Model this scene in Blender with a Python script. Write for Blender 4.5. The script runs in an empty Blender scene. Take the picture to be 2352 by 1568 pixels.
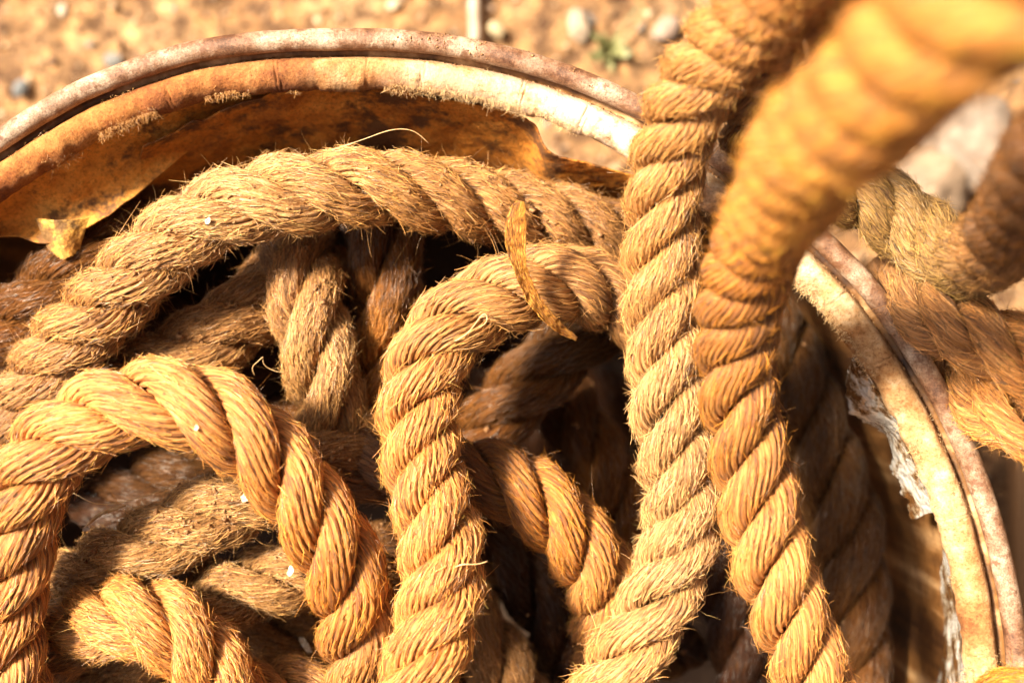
import bpy, math, random
import numpy as np
from mathutils import Vector
R_ = math.radians
rng = np.random.default_rng(7)
random.seed(7)

# ------------------------------------------------------------------ camera, sky, sun, exposure
sc = bpy.context.scene
GZ = 0.42                      # height of the drum's rim above the ground
CD = 0.60                      # camera height above the rim
KP = 0.0002                    # metres per photograph unit (2352 units wide) on the rim's plane
cam_d = bpy.data.cameras.new('camera')
cam = bpy.data.objects.new('camera', cam_d)
sc.collection.objects.link(cam)
cam.location = (0, 0, GZ + CD)
cam.rotation_euler = (0, 0, 0)
cam_d.sensor_width = 36
cam_d.lens = 36 * CD / (2352 * KP)
cam_d.clip_start = 0.01
cam_d.clip_end = 300
cam_d.dof.use_dof = True
cam_d.dof.focus_distance = CD - 0.012
cam_d.dof.aperture_fstop = 4.1
sc.camera = cam

SUN_AZ, SUN_EL = R_(-64), R_(50)      # azimuth clockwise from +Y
world = bpy.data.worlds.new('World')
sc.world = world
world.use_nodes = True
wn = world.node_tree
bg = wn.nodes['Background']
sky = wn.nodes.new('ShaderNodeTexSky')
sky.sky_type = 'NISHITA'
sky.sun_disc = False
sky.sun_elevation = SUN_EL
sky.sun_rotation = SUN_AZ
sky.air_density = 0.05
sky.dust_density = 8.0
sky.ozone_density = 0.0
wn.links.new(sky.outputs[0], bg.inputs[0])
bg.inputs[1].default_value = 0.05
sd = bpy.data.lights.new('sun', 'SUN')
sd.energy = 5.0
sd.angle = R_(9)
sd.color = (1.0, 0.85, 0.64)
sun = bpy.data.objects.new('sun', sd)
sc.collection.objects.link(sun)
sv = Vector((math.sin(SUN_AZ) * math.cos(SUN_EL), math.cos(SUN_AZ) * math.cos(SUN_EL), math.sin(SUN_EL)))
sun.rotation_euler = sv.to_track_quat('Z', 'Y').to_euler()
sun.location = sv * 3
sc.view_settings.view_transform = 'Standard'
sc.view_settings.look = 'None'
sc.view_settings.exposure = 1.8
sc.view_settings.gamma = 1
sc.view_settings.use_curve_mapping = False
sc.render.film_transparent = False

# ------------------------------------------------------------------ helpers
def W(px, py, h):
    """point that the photograph shows at (px, py) and that lies h above the rim's plane"""
    k = KP * (CD - h) / CD
    return np.array([(px - 1176) * k, (784 - py) * k, GZ + h])

def hash3(i, j, k, seed):
    n = (i * 374761393 + j * 668265263 + k * 2147483647 + seed * 1274126177) & 0xffffffff
    n = ((n ^ (n >> 13)) * 1274126177) & 0xffffffff
    n = (n ^ (n >> 16)) & 0xffffffff
    return n / 4294967295.0

def vnoise(p, seed=0):
    """value noise in -1..1 at points p (n,3)"""
    p = np.asarray(p, float)
    i = np.floor(p).astype(np.int64)
    f = p - i
    f = f * f * (3 - 2 * f)
    r = 0
    for a in (0, 1):
        for b in (0, 1):
            for c in (0, 1):
                w = (f[..., 0] if a else 1 - f[..., 0]) * (f[..., 1] if b else 1 - f[..., 1]) * (f[..., 2] if c else 1 - f[..., 2])
                r = r + w * hash3(i[..., 0] + a, i[..., 1] + b, i[..., 2] + c, seed)
    return r * 2 - 1

def fbm(p, seed=0, octv=4):
    r, a = 0, 1.0
    p = np.asarray(p, float)
    for o in range(octv):
        r = r + a * vnoise(p, seed + o)
        p = p * 2.03 + 11.3
        a *= 0.5
    return r / 1.9

def make_mesh(name, V, F, mat=None, parent=None, smooth=True, attrs=None):
    """F: (n,4) or (n,3) int array, or a list of them"""
    Fs = F if isinstance(F, list) else [F]
    me = bpy.data.meshes.new(name)
    V = np.asarray(V, np.float32)
    me.vertices.add(len(V))
    me.vertices.foreach_set('co', V.ravel())
    idx = np.concatenate([np.asarray(f, np.int32).ravel() for f in Fs])
    tot = np.concatenate([np.full(len(f), f.shape[1], np.int32) for f in Fs])
    st = np.concatenate([[0], np.cumsum(tot)[:-1]]).astype(np.int32)
    me.loops.add(len(idx))
    me.loops.foreach_set('vertex_index', idx)
    me.polygons.add(len(tot))
    me.polygons.foreach_set('loop_start', st)
    me.polygons.foreach_set('loop_total', tot)
    if smooth:
        me.polygons.foreach_set('use_smooth', np.ones(len(tot), bool))
    for nm, (ty, arr) in (attrs or {}).items():
        a = me.attributes.new(nm, ty, 'POINT')
        arr = np.asarray(arr, np.float32)
        a.data.foreach_set({'FLOAT_VECTOR': 'vector', 'FLOAT': 'value', 'FLOAT_COLOR': 'color'}[ty], arr.ravel())
    me.update(calc_edges=True)
    me.validate()
    o = bpy.data.objects.new(name, me)
    sc.collection.objects.link(o)
    if mat: me.materials.append(mat)
    if parent: o.parent = parent
    return o

def tag(o, label=None, cat=None, group=None, kind=None):
    if label: o['label'] = label
    if cat: o['category'] = cat
    if group: o['group'] = group
    if kind: o['kind'] = kind
    return o

def empty(name, loc=(0, 0, 0)):
    o = bpy.data.objects.new(name, None)
    o.empty_display_size = 0.02
    sc.collection.objects.link(o)
    return o

def catmull(P, ds):
    P = np.asarray(P, float)
    n = len(P)
    E = np.vstack([2 * P[0] - P[1], P, 2 * P[-1] - P[-2]])
    out = []
    for i in range(n - 1):
        p0, p1, p2, p3 = E[i], E[i + 1], E[i + 2], E[i + 3]
        t = np.linspace(0, 1, 60, endpoint=False)[:, None]
        out.append(0.5 * ((2 * p1) + (-p0 + p2) * t + (2 * p0 - 5 * p1 + 4 * p2 - p3) * t ** 2 + (-p0 + 3 * p1 - 3 * p2 + p3) * t ** 3))
    out.append(P[-1:])
    Q = np.vstack(out)
    d = np.linalg.norm(np.diff(Q[:, :3], axis=0), axis=1)
    s = np.concatenate([[0], np.cumsum(d)])
    m = max(4, int(s[-1] / ds))
    ss = np.linspace(0, s[-1], m)
    Q = np.stack([np.interp(ss, s, Q[:, k]) for k in range(Q.shape[1])], 1)
    for _ in range(6):                       # take the kinks out
        Q[1:-1] = 0.25 * Q[:-2] + 0.5 * Q[1:-1] + 0.25 * Q[2:]
    return Q, ss

def nrm(v):
    return v / np.maximum(np.linalg.norm(v, axis=-1, keepdims=True), 1e-12)

# ------------------------------------------------------------------ materials
def new_mat(name):
    m = bpy.data.materials.new(name)
    m.use_nodes = True
    nt = m.node_tree
    b = nt.nodes['Principled BSDF']
    return m, nt, b

class NG:
    def __init__(s, nt): s.nt = nt
    def n(s, t, **kw):
        x = s.nt.nodes.new(t)
        for k, v in kw.items(): setattr(x, k, v)
        return x
    def l(s, a, b): s.nt.links.new(a, b)
    def noise(s, vec, scale, detail=4, rough=0.55, dist=0.0):
        x = s.n('ShaderNodeTexNoise')
        x.inputs['Scale'].default_value = scale
        x.inputs['Detail'].default_value = detail
        x.inputs['Roughness'].default_value = rough
        x.inputs['Distortion'].default_value = dist
        if vec is not None: s.l(vec, x.inputs['Vector'])
        return x.outputs['Fac']
    def ramp(s, fac, stops):
        x = s.n('ShaderNodeValToRGB')
        e = x.color_ramp.elements
        while len(e) < len(stops): e.new(0.5)
        for q, (p, c) in zip(e, stops):
            q.position = p
            q.color = (c, c, c, 1) if isinstance(c, (int, float)) else (*c, 1)
        s.l(fac, x.inputs[0])
        return x.outputs[0]
    def mix(s, fac, a, b, mode='MIX'):
        x = s.n('ShaderNodeMix', data_type='RGBA', blend_type=mode)
        for sock, v in ((x.inputs[0], fac), (x.inputs[6], a), (x.inputs[7], b)):
            if hasattr(v, 'links') or hasattr(v, 'is_linked'): s.l(v, sock)
            elif isinstance(v, (int, float)): sock.default_value = v
            else: sock.default_value = (*v, 1)
        return x.outputs[2]
    def math(s, op, a, b=0.0):
        x = s.n('ShaderNodeMath', operation=op)
        for sock, v in ((x.inputs[0], a), (x.inputs[1], b)):
            if hasattr(v, 'is_linked'): s.l(v, sock)
            else: sock.default_value = v
        return x.outputs[0]
    def bump(s, h, dist, strength=1.0, prev=None):
        x = s.n('ShaderNodeBump')
        x.inputs['Distance'].default_value = dist
        x.inputs['Strength'].default_value = strength
        s.l(h, x.inputs['Height'])
        if prev is not None: s.l(prev, x.inputs['Normal'])
        return x.outputs[0]
    def attr(s, name, out='Vector'):
        x = s.n('ShaderNodeAttribute', attribute_name=name)
        return x.outputs[out]

def rope_mat(name, dirt=0.3, gloss=0.45, contrast=1.0, spec=0.7, sheen=0.08, dust=1.0):
    m, nt, b = new_mat(name)
    g = NG(nt)
    fib = g.attr('fibre_coords')
    tint = g.attr('tint', 'Color')
    pos = g.n('ShaderNodeNewGeometry').outputs['Position']
    f1 = g.noise(fib, 1500, 4, 0.6, 0.3)
    f2 = g.noise(fib, 420, 3, 0.6, 0.4)
    fs = g.mix(0.45, f1, f2)
    lo = 1 - 0.62 * contrast
    shade = g.ramp(fs, [(0.38, (lo * .7, lo * .5, lo * .35)), (0.47, (0.84, 0.78, 0.66)), (0.53, (1.12, 1.16, 1.2)), (0.61, (1.55, 1.9, 2.8))])
    base = g.mix(1.0, tint, shade, 'MULTIPLY')
    big = g.noise(pos, 38, 5, 0.6)
    blot = g.ramp(big, [(0.35, 0.78), (0.65, 1.12)])
    base = g.mix(1.0, base, blot, 'MULTIPLY')
    fl = g.n('ShaderNodeMapping'); g.l(fib, fl.inputs[0]); fl.inputs['Scale'].default_value = (1, 1, 3.5)
    fk = g.ramp(g.noise(fl.outputs[0], 900, 3, 0.7, 0.5), [(0.56 - 0.03 * dirt, 0.0), (0.62 - 0.03 * dirt, 0.85)])
    base = g.mix(fk, base, (0.085, 0.032, 0.008))
    # specks of dirt caught between the yarns
    d1 = g.noise(pos, 60, 7, 0.78)
    d2 = g.noise(pos, 900, 4, 0.7)
    dd = g.math('ADD', g.math('MULTIPLY', d1, 0.6), g.math('MULTIPLY', d2, 0.4))
    t = 0.64 - 0.17 * dirt
    dm = g.ramp(dd, [(t - 0.03, 0.0), (t + 0.05, min(1.0, 0.55 + 0.4 * dirt))])
    dcol = g.mix(g.ramp(g.noise(pos, 1000, 4, 0.75), [(0.40, 0.0), (0.60, 1.0)]), tuple(dust * q for q in (0.07, 0.024, 0.006)), tuple(dust * q for q in (0.46, 0.22, 0.072)))
    base = g.mix(dm, base, dcol)
    g.l(base, b.inputs['Base Color'])
    rough = g.math('ADD', g.ramp(fs, [(0.3, 0.75), (0.7, gloss)]), g.math('MULTIPLY', dm, 0.35))
    g.l(rough, b.inputs['Roughness'])
    b.inputs['Specular IOR Level'].default_value = spec
    b.inputs['Sheen Weight'].default_value = sheen
    b.inputs['Sheen Roughness'].default_value = 0.4
    b.inputs['Sheen Tint'].default_value = (1, .8, .5, 1)
    n1 = g.bump(fs, 0.0022, 1.0)
    n2 = g.bump(g.noise(pos, 1000, 5, 0.75), 0.0006 + 0.0012 * dirt, 0.8, n1)
    g.l(n2, b.inputs['Normal'])
    return m

M_clean = rope_mat('golden_rope_fibre', 0.12, 0.34)
M_mid = rope_mat('tan_rope_fibre', 0.42, 0.42)
M_dirty = rope_mat('dirty_rope_fibre', 0.85, 0.6, spec=0.4)
M_deep = rope_mat('shaded_rope_fibre', 0.5, 0.7, spec=0.15, sheen=0.0, dust=0.28)  # low ropes: some grime, and colour dimmed to stand for deep shade

m, nt, b = new_mat('loose_fibre'); g = NG(nt)
g.l(g.attr('tint', 'Color'), b.inputs['Base Color'])
b.inputs['Roughness'].default_value = 0.3
b.inputs['Specular IOR Level'].default_value = 0.8
M_fuzz = m
m, nt, b = new_mat('dirt_grain'); g = NG(nt)
pos = g.n('ShaderNodeNewGeometry').outputs['Position']
g.l(g.ramp(g.noise(pos, 500, 3), [(0.3, (0.08, 0.033, 0.010)), (0.5, (0.24, 0.115, 0.042)), (0.7, (0.50, 0.31, 0.15))]), b.inputs['Base Color'])
b.inputs['Roughness'].default_value = 0.9
M_dirt = m

TINT = {  # dark and shade, and much of brown, put the heap's shade into the tint
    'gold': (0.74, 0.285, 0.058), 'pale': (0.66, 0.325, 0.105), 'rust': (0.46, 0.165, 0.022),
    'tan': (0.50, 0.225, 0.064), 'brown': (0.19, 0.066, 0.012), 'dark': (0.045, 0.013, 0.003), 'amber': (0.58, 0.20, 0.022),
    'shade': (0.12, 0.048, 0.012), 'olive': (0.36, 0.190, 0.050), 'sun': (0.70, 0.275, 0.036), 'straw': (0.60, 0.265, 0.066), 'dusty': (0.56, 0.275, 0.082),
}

# ------------------------------------------------------------------ fibres
def fibre_mesh(P0, D, N, L, curl, wid, K=5):
    """tapered three sided hairs: roots P0, directions D, lift N, lengths L, widths wid; returns V, F, fibre index per vertex"""
    n = len(P0)
    t = np.linspace(0, 1, K)
    side = nrm(np.cross(D, N) + 1e-6)
    c = rng.normal(0, 1, (n, 2)) * curl[:, None]
    pts = (P0[:, None, :] + D[:, None, :] * (L[:, None] * t)[:, :, None]
           + side[:, None, :] * (L[:, None] * c[:, :1] * t ** 2)[:, :, None]
           + N[:, None, :] * (L[:, None] * c[:, 1:] * 0.7 * t ** 2)[:, :, None])
    wob = rng.normal(0, 0.03, (n, K, 3)) * L[:, None, None] * t[None, :, None]
    pts = pts + wob
    w = wid[:, None] * np.array([1.0, 1.0, 0.85, 0.65, 0.3])[None, :K]
    V = np.zeros((n, K, 3, 3))
    for q in range(3):
        a = q * 2 * math.pi / 3
        V[:, :, q] = pts + (side[:, None, :] * math.cos(a) + N[:, None, :] * math.sin(a)) * w[:, :, None]
    base = (np.arange(n) * K * 3)[:, None, None]
    kk = np.arange(K - 1)[None, :, None] * 3
    q = np.arange(3)[None, None, :]
    q2 = (q + 1) % 3
    F = np.stack([base + kk + q, base + kk + q2, base + kk + 3 + q2, base + kk + 3 + q], -1).reshape(-1, 4)
    return V.reshape(-1, 3), F, np.repeat(np.arange(n), K * 3)

def crumbs_mesh(P, size, N=None):
    """little irregular grains"""
    o = np.array([[1, 0, 0], [-1, 0, 0], [0, 1, 0], [0, -1, 0], [0, 0, 1], [0, 0, -1]], float)
    f = np.array([[0, 2, 4], [2, 1, 4], [1, 3, 4], [3, 0, 4], [2, 0, 5], [1, 2, 5], [3, 1, 5], [0, 3, 5]])
    n = len(P)
    V = o[None] * (1 + rng.normal(0, 0.3, (n, 6, 3))) + rng.normal(0, 0.3, (n, 6, 3))
    V = P[:, None] + V * size[:, None, None]
    F = (np.arange(n) * 6)[:, None, None] + f[None]
    return V.reshape(-1, 3), F.reshape(-1, 3)

# ------------------------------------------------------------------ ropes
NY = 15
PER = 6
def make_rope(label, pts, R=0.0190, lay=0.084, phase=0.0, mat=None, tints=None, yarn=0.15, fuzz=1.0, spikes=1.0,
              grains=0, detail=1.0, group='lengths of rope heaped in the drum', name='rope', fib=1.0, gloss=None, dens=1.0):
    lump = min(1.0, grains / 12000 + max(0, fuzz - 1) * 0.3)
    mat = mat or M_clean
    P = np.array([[*W(p[0], p[1], p[2]), (p[3] if len(p) > 3 else 1.0)] for p in pts])
    ds = 0.0011 / detail
    Q, s = catmull(P, ds)
    C, rs_mul = Q[:, :3], Q[:, 3] * (1 + 0.045 * vnoise(np.stack([s * 18, s * 0 + phase * 5, s * 0], 1), 6))
    # tremble of the centre line
    C = C + np.stack([vnoise(np.stack([s * 22, s * 0 + 3 * k, s * 0 + phase * 7], 1), 50 + k) for k in range(3)], 1) * 0.0020
    T = nrm(np.gradient(C, axis=0))
    U = np.zeros_like(C)
    u = np.cross(T[0], [0.03, 0.02, 1.0]); u /= np.linalg.norm(u)
    for i in range(len(C)):
        u = u - T[i] * np.dot(u, T[i]); u /= np.linalg.norm(u)
        U[i] = u
    Vv = np.cross(T, U)
    tt = tints or [(0, 'gold')]
    tp = np.array([a for a, _ in tt], float)
    tc = np.array([TINT[c] for _, c in tt]) * 0.80
    tv = np.stack([np.interp(s / s[-1], tp, tc[:, k]) for k in range(3)], 1)
    root = empty(name)
    tag(root, label, 'rope', group)
    n = len(s)
    lay0 = np.interp(s / s[-1], [q[0] for q in lay], [q[1] for q in lay]) if isinstance(lay, list) else lay
    lay_s = lay0 * (1 + 0.13 * vnoise(np.stack([s * 9, s * 0 + phase, s * 0], 1), 5))
    psi0 = phase + np.cumsum(2 * math.pi * np.gradient(s) / lay_s)
    M = NY * PER
    Phi = np.arange(M) * 2 * math.pi / M
    FP, FD, FN, FL, FC, FW, FT = [], [], [], [], [], [], []
    GP = []
    beta = np.arctan(2 * math.pi * 0.57 * R * rs_mul / lay_s)
    r_str = np.minimum(0.450 * R * rs_mul, (0.490 if R > 0.0180 or lay_s[-1] < 0.07 else 0.465) * lay_s / 3 * np.sin(beta))      # tight lay: slimmer, rounder strands
    for k in range(3):
        Rk = R * rs_mul
        psi = psi0 + 2 * math.pi * k / 3 + 0.10 * vnoise(np.stack([s * 14, s * 0 + k * 5.1, s * 0 + phase], 1), 8)
        a = 1.022 * Rk - r_str
        rad = nrm(np.cos(psi)[:, None] * U + np.sin(psi)[:, None] * Vv)
        S = C + rad * a[:, None]
        Ts = nrm(np.gradient(S, axis=0))
        e1 = nrm(rad - Ts * (rad * Ts).sum(1)[:, None])
        e2 = np.cross(Ts, e1)
        sl = np.concatenate([[0], np.cumsum(np.linalg.norm(np.diff(S, axis=0), axis=1))])
        r = r_str * (1 + 0.045 * vnoise(np.stack([s * 25, s * 0 + k * 9.7, s * 0 + phase], 1), 12))
        kap = (T * e2).sum(1) / (T * Ts).sum(1) / r * 1.02
        Kap = np.cumsum(kap * np.gradient(sl))
        th = Phi[None, :] + Kap[:, None]
        yidx = np.repeat(np.arange(NY), PER)
        uu = (np.arange(M) % PER) / PER
        prof = np.sqrt(np.maximum(0, 1 - 0.97 * (2 * uu - 1) ** 2)) - 1
        pp = np.stack(np.broadcast_arrays(sl[:, None] * 45, yidx[None, :] * 3.7 + k * 50 + phase * 3, 0 * th), -1)
        yoff = vnoise(pp, 20)                                  # yarns ride up and sink
        matted = np.clip(0.95 + 1.5 * fbm((S + e1 * r[:, None]) * 55, 47, 3), 0.25, 1.25)
        ydep = (1 + 0.45 * vnoise(pp + 71, 21)) * matted[:, None]
        fine = vnoise(np.stack(np.broadcast_arrays(sl[:, None] * 260, np.arange(M)[None, :] * 0.9 + k * 13, 0 * th + phase), -1), 22)
        flat = 1 - 0.07 * np.cos(2 * th)                        # pressed against the other strands
        rr = r[:, None] * (flat * (1 + 0.035 * yoff) + yarn * ydep * prof[None, :] + 0.018 * fine)
        Nn = np.cos(th)[..., None] * e1[:, None] + np.sin(th)[..., None] * e2[:, None]
        X = S[:, None] + Nn * rr[..., None]
        if lump:
            X = X + Nn * (lump * (0.0018 * fbm(X * 130, 41, 3) + 0.0010 * fbm(X * 600, 43, 2)))[..., None]
        fibc = np.stack(np.broadcast_arrays(0.009 * np.cos(Phi)[None, :], 0.009 * np.sin(Phi)[None, :], 0.055 * sl[:, None] + k * 0.37 + phase), -1)
        yt = 1 + 0.09 * vnoise(np.stack(np.broadcast_arrays(sl[:, None] * 12, yidx[None, :] * 5.3 + k * 17, 0 * th + phase), -1), 30)
        col = np.concatenate([tv[:, None] * yt[..., None], np.ones((n, M, 1))], -1)
        V = X.reshape(-1, 3)
        i0 = (np.arange(n - 1) * M)[:, None]
        j = np.arange(M)[None, :]
        j2 = (j + 1) % M
        F = np.stack([i0 + j, i0 + j2, i0 + M + j2, i0 + M + j], -1).reshape(-1, 4)
        V = np.vstack([V, S[:1], S[-1:]])
        c0 = n * M
        capA = np.stack([np.full(M, c0), j2[0], j[0]], -1)
        capB = np.stack([np.full(M, c0 + 1), (n - 1) * M + j[0], (n - 1) * M + j2[0]], -1)
        fa = np.vstack([fibc.reshape(-1, 3), fibc[0, :1], fibc[-1, :1]])
        ca = np.vstack([col.reshape(-1, 4), col[0, :1], col[-1, :1]])
        make_mesh('strand', V, [F, capA, capB], mat, root, True, {'fibre_coords': ('FLOAT_VECTOR', fa), 'tint': ('FLOAT_COLOR', ca)})
        # loose fibres: many lie along the yarns, some stick out
        L = s[-1]
        nl = int(L * 16000 * fuzz * dens)
        ns = int(L * 1700 * spikes * dens)
        for cnt, kind in ((nl, 0), (ns, 1)):
            if cnt < 1: continue
            ii = rng.integers(3, n - 3, cnt)
            tht = rng.normal(0, 1.15, cnt)
            jj = np.round((tht - Kap[ii]) / (2 * math.pi) * M).astype(int) % M
            p0 = X[ii, jj]; nn = Nn[ii, jj]
            dirv = nrm(X[np.minimum(ii + 3, n - 1), jj] - X[ii - 3, jj]) * np.where(rng.random(cnt) < 0.5, -1, 1)[:, None]
            sidev = np.cross(nn, dirv)
            if kind == 0:
                d = nrm(dirv + sidev * rng.normal(0, 0.22, cnt)[:, None] + nn * rng.uniform(-0.03, 0.13, cnt)[:, None])
                ln = rng.uniform(0.003, 0.010, cnt); cu = np.full(cnt, 0.14); wd = rng.uniform(0.00007, 0.00018, cnt)
                p0 = p0 + nn * 0.0001
            else:
                d = nrm(dirv * rng.uniform(0.1, 1, cnt)[:, None] + sidev * rng.normal(0, 0.5, cnt)[:, None] + nn * rng.uniform(0.25, 1.0, cnt)[:, None])
                ln = rng.gamma(1.7, 0.0017, cnt).clip(0.0008, 0.012); cu = rng.uniform(0.2, 1.1, cnt); wd = rng.uniform(0.00005, 0.00013, cnt)
            FP.append(p0); FD.append(d); FN.append(nn); FL.append(ln); FC.append(cu); FW.append(wd)
            br = rng.choice([0.3, 0.7, 1.0, 1.5, 2.0], cnt, p=[.15, .2, .3, .2, .15])[:, None] * rng.uniform(.85, 1.15, (cnt, 1))
            FT.append(np.clip(tv[ii] * br * np.array([1.05, 1.18, 1.35]), 0, 0.95))
        if grains:
            cnt = int(L * grains)
            ii = rng.integers(2, n - 2, cnt); jj = rng.integers(0, M, cnt)
            msk = (fbm(X[ii, jj] * 90, 77, 3) > 0.02)
            ii, jj = ii[msk], jj[msk]
            GP.append(X[ii, jj] + Nn[ii, jj] * 0.0002)
    if FP:
        V, F, fi = fibre_mesh(np.vstack(FP), np.vstack(FD), np.vstack(FN), np.concatenate(FL), np.concatenate(FC), np.concatenate(FW))
        col = np.vstack(FT)[fi]
        o = make_mesh('loose_fibres', V, F, M_fuzz, root, True, {'tint': ('FLOAT_COLOR', np.hstack([col, np.ones((len(col), 1))]))})
        tag(o, kind='stuff')
    if GP:
        G = np.vstack(GP)
        V, F = crumbs_mesh(G, rng.gamma(1.1, 0.00030, len(G)).clip(0.0001, 0.0022))
        tag(make_mesh('dirt_grains', V, F, M_dirt, root, False), kind='stuff')
    return root

# ------------------------------------------------------------------ the ground
m, nt, b = new_mat('sandy_soil'); g = NG(nt)
pos = g.n('ShaderNodeNewGeometry').outputs['Position']
c1 = g.ramp(g.noise(pos, 9, 6, 0.65), [(0.32, (0.11, 0.050, 0.018)), (0.5, (0.29, 0.160, 0.070)), (0.68, (0.44, 0.285, 0.150))])
c2 = g.ramp(g.noise(pos, 60, 5, 0.7), [(0.38, (0.28, 0.22, 0.17)), (0.5, (0.95, 0.95, 0.95)), (0.62, (1.7, 1.65, 1.5))])
g.l(g.mix(1.0, c1, c2, 'MULTIPLY'), b.inputs['Base Color'])
b.inputs['Roughness'].default_value = 0.9
g.l(g.bump(g.noise(pos, 260, 6, 0.7), 0.004, 0.9, g.bump(g.noise(pos, 45, 4, 0.6), 0.012, 0.8)), b.inputs['Normal'])
M_soil = m

def axis_grid(lo, hi, step, far):
    core = np.arange(lo, hi + step / 2, step)
    out = [core]
    a, d = [], step
    x = hi
    while x < far:
        d *= 1.45; x += d; a.append(x)
    a2, d, x = [], step, lo
    while x > -far:
        d *= 1.45; x -= d; a2.append(x)
    return np.concatenate([np.array(a2[::-1]), core, np.array(a)])
gx = axis_grid(-0.5, 0.55, 0.0035, 60)
gy = axis_grid(-0.35, 0.5, 0.0035, 60)
X, Y = np.meshgrid(gx, gy)
def ground_h(x, y):
    p = np.stack([x, y, x * 0], -1)
    return 0.008 * fbm(p * 14, 3, 3) + 0.006 * fbm(p * 60, 4, 3) - 0.004
Z = ground_h(X, Y) * (np.maximum(abs(X), abs(Y)) < 2)
V = np.stack([X, Y, Z], -1).reshape(-1, 3)
nx, ny = len(gx), len(gy)
i0 = (np.arange(ny - 1) * nx)[:, None]; j = np.arange(nx - 1)[None]
F = np.stack([i0 + j, i0 + j + 1, i0 + nx + j + 1, i0 + nx + j], -1).reshape(-1, 4)
ground = make_mesh('ground', V, F, M_soil)
tag(ground, 'sandy brown soil strewn with grit, out of focus around the drum', 'ground', kind='structure')

# circle of the rim in photograph units (the drum is a little out of round)
CX, CY, RB = 791.0, 1637.0, 1546.0
DC = W(CX, CY, 0.0); DC[2] = 0
dent_a = np.radians([-200, 40, 47.5, 52, 58, 65, 72, 82, 91, 103, 113, 121, 160, 200])
dent_r = np.array([2, 3, -8, -10, -9, 0, 4, 4, -1, 10, 3, -12, 0, 2]) * KP
def dent(a):
    return np.interp((a + math.pi) % (2 * math.pi) - math.pi, dent_a, dent_r)

def stone(name, label, px, py, h, size, tint, group=None, cat='stone', squash=0.7, seed=1):
    n = 26
    u = np.linspace(0, math.pi, n); v = np.linspace(0, 2 * math.pi, n * 2, endpoint=False)
    uu, vv = np.meshgrid(u, v, indexing='ij')
    d = np.stack([np.sin(uu) * np.cos(vv), np.sin(uu) * np.sin(vv), np.cos(uu)], -1)
    r = 1 + 0.28 * fbm(d * 1.3 + seed * 3.1, seed, 4)
    P = d * r[..., None] * np.array([1.15, 0.85, squash]) * size
    a = seed * 1.3
    P[..., :2] = P[..., :2] @ np.array([[math.cos(a), -math.sin(a)], [math.sin(a), math.cos(a)]])
    c = W(px, py, -GZ); c[2] = h + size * squash * 0.35
    P = P + c
    M = n * 2
    i0 = (np.arange(n - 1) * M)[:, None]; j = np.arange(M)[None]; j2 = (j + 1) % M
    F = np.stack([i0 + j, i0 + M + j, i0 + M + j2, i0 + j2], -1).reshape(-1, 4)
    mm, nt, b = new_mat(name); g = NG(nt)
    pos = g.n('ShaderNodeNewGeometry').outputs['Position']
    g.l(g.mix(g.ramp(g.noise(pos, 90, 5, 0.65), [(0.35, 0), (0.65, 1)]), tuple(x * 0.32 for x in tint), tuple(x * 0.6 for x in tint)), b.inputs['Base Color'])
    b.inputs['Roughness'].default_value = 0.75
    g.l(g.bump(g.noise(pos, 300, 4), 0.001, 0.7), b.inputs['Normal'])
    return tag(make_mesh(name, P.reshape(-1, 3), F, mm), label, cat, group)

# grit and pebbles nobody could count
m, nt, b = new_mat('grit'); g = NG(nt)
g.l(g.attr('tint', 'Color'), b.inputs['Base Color']); b.inputs['Roughness'].default_value = 0.7
n = 9000
gp = np.stack([rng.uniform(-0.5, 0.55, n), rng.uniform(-0.34, 0.42, n)], 1)
keep = np.hypot(gp[:, 0] - DC[0], gp[:, 1] - DC[1]) > 0.322
gp = gp[keep]; n = len(gp)
P = np.column_stack([gp, ground_h(gp[:, 0], gp[:, 1]) + 0.001])
sz = rng.gamma(1.4, 0.0011, n).clip(0.0006, 0.0065)
V, F = crumbs_mesh(P, sz)
pal = np.array([(0.42, 0.28, 0.16), (0.30, 0.17, 0.085), (0.12, 0.06, 0.03), (0.50, 0.36, 0.22), (0.20, 0.17, 0.14), (0.34, 0.22, 0.14), (0.22, 0.24, 0.25)])
ci = rng.choice(len(pal), n, p=[.3, .25, .13, .12, .07, .08, .05])
col = np.repeat(np.hstack([pal[ci] * rng.uniform(.8, 1.15, (n, 1)), np.ones((n, 1))]), 6, 0)
tag(make_mesh('gravel', V, F, m, None, False, {'tint': ('FLOAT_COLOR', col)}), 'scattered grit and small pebbles on the sandy soil', 'gravel', kind='stuff')

GS = 'stones on the soil round the drum'
for a in [
    ('pale cream stone lying on the soil right of the green weed', 1330, 60, 0.011, (0.62, 0.48, 0.34), 1),
    ('rounded pinkish stone on the soil beside the frayed hanging rope', 1530, 70, 0.010, (0.55, 0.40, 0.31), 2),
    ('small yellowish pebble on the soil right of the pale stick', 1140, 70, 0.006, (0.80, 0.64, 0.38), 3),
    ('grey blue pebble in the shade at the left edge of the soil', 50, 205, 0.007, (0.26, 0.28, 0.29), 4),
    ('grey pebble on the soil above the left part of the rim', 262, 140, 0.007, (0.36, 0.36, 0.34), 5),
    ('small cream pebble near the upper left corner', 145, 25, 0.005, (0.82, 0.68, 0.50), 6),
    ('bright sandy pebble on the soil left of the pale stick', 905, 12, 0.005, (0.80, 0.66, 0.44), 7),
    ('large pale pinkish stone beyond the ropes at the right edge', 2215, 320, 0.040, (0.46, 0.36, 0.28), 8),
    ('broad flat beige stone beyond the coil outside the drum', 2120, 440, 0.035, (0.42, 0.29, 0.19), 9)]:
    stone('pebble' if a[3] < 0.012 else 'stone', a[0], a[1], a[2], 0, a[3], a[4], GS, seed=a[5])

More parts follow.
